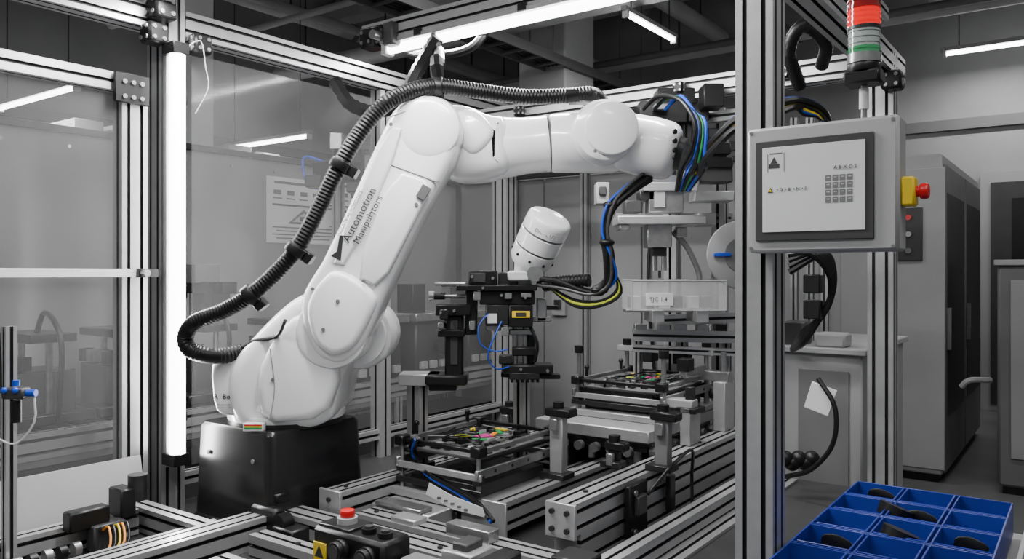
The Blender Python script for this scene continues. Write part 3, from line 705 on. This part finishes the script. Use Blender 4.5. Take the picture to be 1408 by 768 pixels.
# ================= REAR STATION =================
YR=3.5
r=lambda u,v,y=YR: S(u,v,y)
o=O('press_station')
def rb(u0,v0,u1,v1,y0,y1,m,bev=.004):
    d=(y0+y1)/2; k=y0/F
    o.box(V((((u0+u1)/2-704)*k,d,H-((v0+v1)/2-375)*k)),(abs(u1-u0)*k,y1-y0,abs(v1-v0)*k),m,rot=RI,bev=bev)
rb(880,138,945,168,3.4,3.6,BLK); rb(886,168,930,200,3.42,3.6,DST); rb(892,240,940,292,3.4,3.5,STEEL); rb(900,255,915,285,3.39,3.4,LGRY)
rb(884,250,960,262,3.38,3.5,ALU); rb(880,262,900,275,3.4,3.5,DST); rb(850,296,972,308,3.35,3.55,ALU); rb(852,308,866,316,3.36,3.5,STEEL); rb(960,292,985,310,3.4,3.5,LGRY)
rb(890,308,924,340,3.38,3.48,STEEL); rb(897,340,917,352,3.4,3.46,DST)
for u in(900,913): o.cyl(r(u,350,3.43),r(u,372,3.43),.012,STEEL,seg=10)
o.cyl(r(907,372,3.43),r(907,382,3.43),.006,DST)
o.tube([r(925,318,3.42),r(945,340,3.42),r(960,372,3.43),r(962,385,3.43)],.012,MGRY,seg=8)
rb(915,170,925,250,3.5,3.56,ALU); rb(905,120,960,142,3.45,3.6,BLK); rb(890,200,925,245,3.5,3.62,DGRY)
for u in (935,945,955): rb(u,150,u+6,200,3.45,3.5,DST,.002)
rb(968,114,996,146,3.3,3.4,BLK); rb(900,142,920,150,3.35,3.4,STEEL); rb(948,150,975,166,3.4,3.5,DGRY); rb(955,176,1000,190,3.42,3.5,DST); rb(965,195,1005,212,3.4,3.5,BLK)
rb(955,262,1010,276,3.3,3.42,ALU); rb(940,215,1008,230,3.4,3.5,BLK); rb(960,228,1008,250,3.42,3.52,DGRY); rb(940,235,962,255,3.4,3.5,STEEL)
rb(820,250,838,280,3.6,3.7,LGRY); rb(824,256,834,268,3.58,3.6,DGRY); rb(860,275,882,292,3.4,3.5,DGRY); rb(930,312,945,326,3.4,3.45,STEEL)
o.finish()
o=O('press_column')
o.prof(r(925,150,3.62),V((r(925,0,3.62).x,3.62,.66)),.06,.06); o.prof(r(990,150,3.7),V((r(990,0,3.7).x,3.7,.66)),.06,.06)
o.prof(r(845,300,3.62),r(1004,300,3.72),.045,.045); o.prof(r(870,460,3.45),r(1010,463,3.45),.045,.05); o.prof(r(870,478,3.4),r(1010,484,3.4),.03,.03); o.prof(r(905,440,3.55),r(1012,436,3.5),.045,.045)
for u in(877,940,1000): o.prof(r(u,462,3.47),V((r(u,0,3.47).x,3.47,.66)),.03,.03)
for u in(880,912,935,965,990): o.box(r(u,450,3.46),(.05,.05,.03),random.choice([BLK,DST,STEEL]),rot=RI)
o.finish()
o=O('harness_cables')
for k,m in enumerate((BLK,BLK,BLUEC,BLK,GRN,BLK,BLUEC,BLK)):
    dx=k*5
    o.tube([r(885+dx,150-(k%3)*5,3.3),r(905+dx,132,3.2),r(935+dx*.7,138+k*3,3.1),r(955+dx*.5,170,3.05),r(950+dx*.6,205+k*3,3.1),r(935+dx,232,3.25),r(930+dx*.5,262,3.35)],[.008,.006,.0045][k%3],m,seg=8)
for k,m in enumerate((BLUEC,BLK,BLK,YEL,BLK)):
    o.tube([r(945+k*4,238,3.2),r(968,205+k*4,3.1),r(990,180+k*4,3.0),r(1015,158+k*4,2.95),r(1060,140+k*5,2.95),r(1100,135+k*3,3.1),r(1135,152+k*4,3.2),r(1140,200,3.3)],[.006,.014,.006][k%3],m,seg=8)
o.finish()
o=O('parts_bin_clear')
P0=r(925,405,3.35); w=.38; cx=P0.x; zc=P0.z
for y in (3.22,3.5): o.box(V((cx,y,zc)),(w,.005,.12),CLR,rot=RI)
o.box(V((cx,3.36,zc-.058)),(w,.28,.006),CLR,rot=RI)
for q in(-w/2,w/2): o.box(V((cx+q,3.36,zc)),(.005,.28,.12),CLR,rot=RI); o.cyl(V((cx+q,3.22,zc-.06)),V((cx+q,3.22,zc+.06)),.004,LGRY,seg=6)
for y in(3.22,3.5): o.cyl(V((cx-w/2,y,zc+.06)),V((cx+w/2,y,zc+.06)),.004,LGRY,seg=6)
o.box(V((cx-.08,3.215,zc-.015)),(.11,.004,.05),PAPER,rot=RI); o.text('5JC 1.4',V((cx-.12,3.211,zc-.022)),RX,.024,INK)
for q in range(6): o.box(V((cx-.16+q*.06,3.36+.04*(q%2),zc-.03)),(.04,.12,.05),[LGRY,MGRY,WHITE2,DGRY][q%4],rot=RI)
o.box(V((cx-.08,3.34,zc-.085)),(.05,.2,.05),ALU,rot=RI); o.box(V((cx+.1,3.34,zc-.085)),(.05,.2,.05),ALU,rot=RI); o.box(V((cx,3.36,zc-.066)),(w+.02,.1,.012),STEEL,rot=RI)
o.finish()
o=O('reel_disc'); p=r(1020,350,3.25)
o.cyl(p,p+V((0,.02,0)),.14,GRY,seg=40,bev=.004); o.cyl(p-V((0,.004,0)),p+V((0,.03,0)),.07,MGRY,seg=30); o.cyl(p-V((0,.01,0)),p+V((0,.04,0)),.03,BLK); o.box(p+V((-.08,-.006,0)),(.07,.01,.015),BLUEC,rot=RI); o.cyl(p+V((0,.03,0)),V((p.x,3.68,p.z)),.02,STEEL); o.finish()
o=O('camera_mount'); k=S(480,225,3.9)
for q,(w,d,h) in enumerate(((.22,.12,.10),(.12,.1,.18),(.3,.05,.04))): o.box(k+V((-.06+.06*q,0,.05*q-.04)),(w,d,h),[BLK,DGRY,STEEL][q],bev=.006)
o.box(k+V((.16,0,.0)),(.1,.14,.1),LGRY,bev=.004); o.cyl(k+V((.0,-.1,-.02)),k+V((0,-.16,-.02)),.03,BLK)
for dx,dz,w,h,m in((-.16,-.09,.08,.06,BLK),(.05,-.12,.1,.05,DST),(-.05,.1,.06,.08,STEEL),(.1,.08,.12,.05,BLK)): o.box(k+V((dx,-.02,dz)),(w,.1,h),m,rot=RI,bev=.004)
o.tube([k+V((-.1,0,0)),k+V((-.22,0,.03)),k+V((-.2,0,-.1)),k+V((-.1,0,-.12))],.008,BLUEC)
o.prof(V((k.x-.06,3.93,0)),V((k.x-.06,3.93,k.z-.04)),.045,.045)
o.finish()
o=O('signal_lamp'); p=S(525,178,4.2); o.cyl(V((p.x,4.2,0)),p,.014,STEEL,seg=10); o.cyl(p,p+Z*.03,.026,BLK); o.cyl(p+Z*.03,p+Z*.07,.024,GRN); o.cyl(p+Z*.07,p+Z*.13,.024,REDL); o.cyl(p+Z*.13,p+Z*.14,.026,BLK); o.finish()
o=O('cable_drag_chain')
pts=[C(2.25,-2.55,2.30),C(2.3,-2.5,2.2),C(2.4,-2.44,2.18),C(2.5,-2.4,2.24),C(2.56,-2.36,2.38),C(2.56,-2.25,2.5)]
o.tube(pts,.028,BLK,seg=6,step=.015,rib=.15); pts=[C(2.62,-2.5,2.5),C(2.6,-2.3,2.44),C(2.6,-2.1,2.44),C(2.6,-2.0,2.52)]; o.tube(pts,.018,BLK,seg=8)
o.finish()

# ================= RIGHT SIDE =================
o=O('operator_panel')
a0=1.79; cl,cr=-.638,-.321; z0,z1=1.545,1.826; cm=(cl+cr)/2; zm=(z0+z1)/2
o.box(C(a0+.038,cm,zm),(cr-cl,.076,z1-z0),PANL,bev=.006); o.box(C(a0-.001,cm,zm),(cr-cl-.012,.006,z1-z0-.012),PANL,bev=.002)
sc=cm-.012
o.box(C(a0-.006,sc,zm-.003),(.248,.008,.222),DGRY,bev=.004); o.box(C(a0-.0105,sc,zm-.001),(.215,.003,.188),SCR,bev=.001)
Rp=RC@RX; af=a0-.0122
def sb(c,z,w,h,m): o.box(C(af,c,z),(w,.0012,h),m,bev=0)
L=sc-.1075; TT=zm+.093
sb(L+.03,TT-.014,.028,.002,INK)
o.prism([(-.008,0),(.008,0),(0,.014)],C(af,L+.026,TT-.036),CDIR,Z,ADIR*-1,.001,INKD,b=.0001); sb(L+.026,TT-.042,.024,.009,INKD)
for q in((L+.012,.001,.04,),(L+.048,.001,.04)): sb(q[0],TT-.034,.001,.04,INK)
o.text('A B X D S',C(af-.001,sc+.045,TT-.058),Rp,.011,INKD)
for i in range(4):
    for j in range(4): sb(sc+.034+i*.0145,TT-.076-j*.0155,.0115,.0125,MGRY); sb(sc+.034+i*.0145,TT-.0745-j*.0155,.006,.002,PAPER)
o.prism([(-.006,0),(.006,0),(0,.011)],C(af,L+.018,TT-.100),CDIR,Z,ADIR*-1,.001,INKD,b=.0001); o.prism([(-.004,.0015),(.004,.0015),(0,.008)],C(af-.001,L+.018,TT-.100),CDIR,Z,ADIR*-1,.001,YEL,b=.0001)
for i,t in enumerate('DBNS'): o.text('• '+t,C(af-.001,L+.032+i*.018,TT-.098),Rp,.010,INKD)
for dc in(-1,1):
    for dz in(-1,1): o.cyl(C(a0-.003,cm+dc*.148,zm+dz*.13),C(a0-.006,cm+dc*.148,zm+dz*.13),.004,STEEL,seg=8)
zc=1.668; o.box(C(a0+.035,cr+.013,zc),(.026,.048,.06),YEL,bev=.004); o.cyl(C(a0+.035,cr+.026,zc),C(a0+.035,cr+.034,zc),.011,RED); o.cyl(C(a0+.035,cr+.032,zc),C(a0+.035,cr+.05,zc),.0165,RED,bev=.005)
o.box(C(1.862,-.60,zm),(.09,.012,.2),ALU); o.finish()
o=O('signal_tower_light'); yy=1.714; x0=(1188-704)*yy/F; P=lambda v: V((x0,yy,H-(v-375)*yy/F))
o.cyl(V((x0,yy,1.823)),P(118),.0065,STEEL,seg=12); o.cyl(P(150),P(122),.010,WHITE2,seg=12)
o.box(P(108),(.075,.06,.03),BLK,bev=.006); o.cyl(P(100),P(88),.034,BLK,seg=24,bev=.004)
o.cyl(P(88),P(75),.034,STEEL,seg=28); o.cyl(P(75),P(66),.0315,GRNL,seg=28); o.cyl(P(66),P(42),.0315,GRL,seg=28)
for v in(62,54,46): o.cyl(P(v),P(v-2),.033,GRL,seg=28)
o.cyl(P(70),P(68),.033,GRNL,seg=28)
o.cyl(P(42),P(38),.034,DST,seg=28); o.cyl(P(38),P(14),.032,REDL,seg=28); o.cyl(P(14),P(10),.034,REDD,seg=28); o.cyl(P(10),P(-40),.032,REDD,seg=28)
for v in(33,26,19): o.cyl(P(v),P(v-2),.034,REDL,seg=28)
for v in(4,-4,-12): o.cyl(P(v),P(v-2),.034,REDD,seg=28)
o.cyl(P(-40),P(-48),.034,BLK,seg=28,bev=.006)
o.finish()
o=O('machine_hoses')
for k in range(4):
    o.tube([S(1085,350+k*8,3.0),S(1115+k*6,348,2.95),S(1140+k*2,375,2.95),S(1142,410,2.98),S(1125,440,3.0),S(1105,455+k*5,3.1),S(1090,480,3.3)],.013,BLK,seg=8)
o.tube([S(1100,120,2.9),S(1085,70,2.8),S(1105,35,2.75),S(1135,60,2.8),S(1130,90,2.9)],.022,BLK,seg=10,step=.008,rib=.12)
for k,m in enumerate((YEL,BLUEC,BLK)): o.tube([S(1090,140,3.1),S(1105,150+k*4,3.1),S(1130,165,3.1),S(1138,210+k*4,3.15),S(1138,340,3.2)],.006,m,seg=8)
for v in(390,425): o.box(S(1118,v,2.98),(.06,.05,.07),BLK,bev=.004)
o.tube([S(1125,520,2.9),S(1148,560,2.85),S(1145,610,2.85),S(1115,645,2.9),S(1080,655,3.0)],.009,BLK,seg=8)
o.box(S(1128,548,2.9),(.09,.01,.1),PAPER,rot=RC@Matrix.Rotation(.3,3,'Y'),bev=.002)
for k in range(5): o.sph(S(1080+k*9,630+6*(k%2),3.0),.03,BLK,10)
o.finish()
o=O('side_cabinet')
o.box(C(3.85,-1.0,.585),(.5,.85,1.17),GRY,bev=.008); o.box(C(3.85,-1.0,1.18),(.54,.9,.025),LGRY,bev=.004); o.box(C(3.42,-.9,.7),(.2,.01,.8),MGRY)
o.box(C(3.5,-.88,1.22),(.12,.12,.06),LGRY,bev=.01); o.box(C(3.55,-1.05,1.24),(.1,.14,.1),DGRY,bev=.006)
o.finish()
o=O('access_ladder_frame')
for u in(1100,1122,1143): 
    p=S(u,0,3.55); o.prof(V((p.x,3.62,1.195)),V((p.x,3.62,2.2)),.03,.03)
o.box(S(1160,330,3.6),(.22,.006,1.1),GLS)
o.finish()

o=O('blue_parts_bin')
ba0,ba1,bc0,bc1,bz=1.45,2.66,-.595,-.185,.85
nr,nc=7,3; t=.005; hh=.09
o.box(C((ba0+ba1)/2,(bc0+bc1)/2,bz-hh),(bc1-bc0,ba1-ba0,.006),BLUE,bev=0.001)
for i in range(nr+1):
    a=ba0+(ba1-ba0)*i/nr
    for dd in((-.006,.006) if 0<i<nr else (0,)): o.box(C(a+dd,(bc0+bc1)/2,bz-hh/2),(bc1-bc0,t,hh),BLUE,bev=.002)
for j in range(nc+1):
    c=bc0+(bc1-bc0)*j/nc
    for dd in((-.006,.006) if 0<j<nc else (0,)): o.box(C((ba0+ba1)/2,c+dd,bz-hh/2),(t,ba1-ba0,hh),BLUE,bev=.002)
for i in range(nr):
    a=ba0+(ba1-ba0)*(i+.5)/nr
    for j in range(nc):
        c=bc0+(bc1-bc0)*(j+.5)/nc
        o.box(C(a-.045,c,bz-hh/2+.012),(.12,.004,.07),BLUE,rot=RC@Matrix.Rotation(.5,3,'X'),bev=.001)
        for q in range(random.choice((1,2,2))):
            o.box(C(a+random.uniform(-.03,.04),c+random.uniform(-.03,.03),bz-hh+.02),(random.uniform(.03,.09),random.uniform(.02,.06),.014),random.choice([DGRY,BLK,MGRY,BLK]),rot=RC@Matrix.Rotation(random.uniform(-.7,.7),3,'Z'),bev=.003)
        if (i+j)%3==0:
            q=C(a+.03,c+.01,bz-.016); o.prism([(-.04,-.02),(.035,-.02),(.04,.0),(.0,.016),(-.035,.01)],q,CDIR,Z,(ADIR+Z*.3).normalized(),.004,BLK,b=.001,rnd=1)
for a,c in((2.2,-.4),(2.42,-.45)):
    o.cyl(C(a,c,bz-.03),C(a+.008,c+.01,bz+.002),.045,BLK,seg=24)
o.finish()
o=O('parts_cart')
for c in(-.59,-.13): o.prof(C(1.3,c,.72),C(2.75,c,.72),.045,.06)
o.box(C(2.03,-.36,.74),(.5,1.4,.015),LGRY)
for c in(-.57,-.15):
    for a in(1.35,2.7): o.prof(C(a,c,.06),C(a,c,.69),.045,.045); o.cyl(C(a,c-.015,.035),C(a,c+.015,.035),.035,BLK)
o.box(C(2.03,-.135,.80),(.012,1.4,.11),LGRY); o.finish()

o=O('control_cabinet')
a0,a1,c0,c1,h=6.4,8.6,-2.35,-.87,2.35
o.box(C((a0+a1)/2,(c0+c1)/2,h/2+.03),(c1-c0,a1-a0,h-.06),LGRY,bev=.01)
for c in(-2.0,-1.2): o.box(C(a0-.01,c-.0,h/2),(.70,.02,h-.2),LGRY,bev=.006)
o.box(C(a0-.03,-1.12,1.78),(.26,.02,.38),DGRY)
for i in range(3):
    for j in range(2):
        q=C(a0-.04,-1.18+j*.1,1.66+i*.12); o.cyl(q,q-ADIR*.015,.02,[LGRY,RED,MGRY][(i+j*2)%3 if j else 2],seg=14)
for i in range(2):
    am=a0+.55+i*1.1; o.box(C(am,c1+.01,h/2),(.02,1.05,h-.15),MGRY,bev=.006); o.box(C(am,c1+.022,h/2+.1),(.008,.9,1.6),DGRY,bev=.002); o.box(C(am-.46,c1+.035,1.1),(.03,.03,.3),STEEL)
o.box(C((a0+a1)/2,(c0+c1)/2,.03),(c1-c0-.05,a1-a0-.05,.06),BLK)
o.finish()
o=O('equipment_cabinet')
o.box(C(6.9,.15,.8),(1.36,1.1,1.5),MGRY,bev=.02); o.box(C(6.9,.15,1.57),(1.4,1.14,.04),LGRY,bev=.006); o.box(C(6.34,.15,.85),(1.2,.02,1.2),GRY,bev=.004); o.box(C(6.9,.15,.03),(1.3,1.05,.06),BLK)
o.tube([C(6.5,-.58,.75),C(6.4,-.7,.75),C(6.4,-.75,.7)],.02,LGRY)
o.finish()
o=O('control_cabinet'); o.box(C(6.2,-3.4,1.2),(1.2,.9,2.4),GRY,bev=.01); o.box(C(5.74,-3.4,1.2),(1.1,.02,2.2),MGRY,bev=.01); o.finish()
o=O('storage_rack')
for a in (1.0,2.3,3.6,4.9,6.2,7.5):
    for c in(-8.2,-7.5): o.box(C(a,c,1.38),(.06,.06,2.76),MGRY)
for z in (.3,1.1,1.9,2.6):
    o.box(C(4.25,-7.85,z),(.76,6.6,.05),LGRY)
    for i in range(16):
        hgt=random.uniform(.12,.3) if z>2 else random.uniform(.2,.5); o.box(C(1.2+i*.41,-7.75,z+.025+hgt/2),(random.uniform(.3,.6),random.uniform(.2,.38),hgt),random.choice([DGRY,MGRY,GRY,BLK,LGRY]),bev=.006)
o.finish()
o=O('air_regulator'); p=S(22,540,2.2)
o.prof(V((p.x-.05,2.25,.0)),V((p.x-.05,2.25,1.35)),.03,.03)
o.box(p,(.06,.04,.03),DGRY,rot=RI,bev=.004); o.cyl(p+V((.03,0,0)),p+V((.055,0,0)),.010,BLUEC); o.cyl(p-V((.0,0,.02)),p-V((0,0,.08)),.014,BLK); o.cyl(p+Z*.02,p+Z*.035,.010,BLUEC)
for q in(0,1): o.sph(p+V((-.02+.03*q,-.02,.01)),.009,BLUEC,8)
o.tube([p+V((.05,0,-.01)),p+V((.05,0,-.08)),p+V((.0,0,-.14)),p+V((-.06,0,-.12)),p+V((-.1,0,-.1))],.003,WHITE2)
o.tube([p+V((-.04,0,.0)),p+V((-.045,0,.15)),p+V((-.06,0,.25))],.003,BLK)
o.finish()

# ================= WORLD / CAMERA =================
w=bpy.data.worlds.new('World'); w.use_nodes=True; bpy.context.scene.world=w
w.node_tree.nodes['Background'].inputs[0].default_value=(.95,.97,1,1); w.node_tree.nodes['Background'].inputs[1].default_value=.2
cam=bpy.data.cameras.new('camera'); co=bpy.data.objects.new('camera',cam); bpy.context.scene.collection.objects.link(co)
co.location=(0,0,H); co.rotation_euler=(math.pi/2,0,0); cam.sensor_width=36; cam.lens=36*F/1408; cam.shift_y=-9/1408; cam.clip_start=.05
bpy.context.scene.camera=co
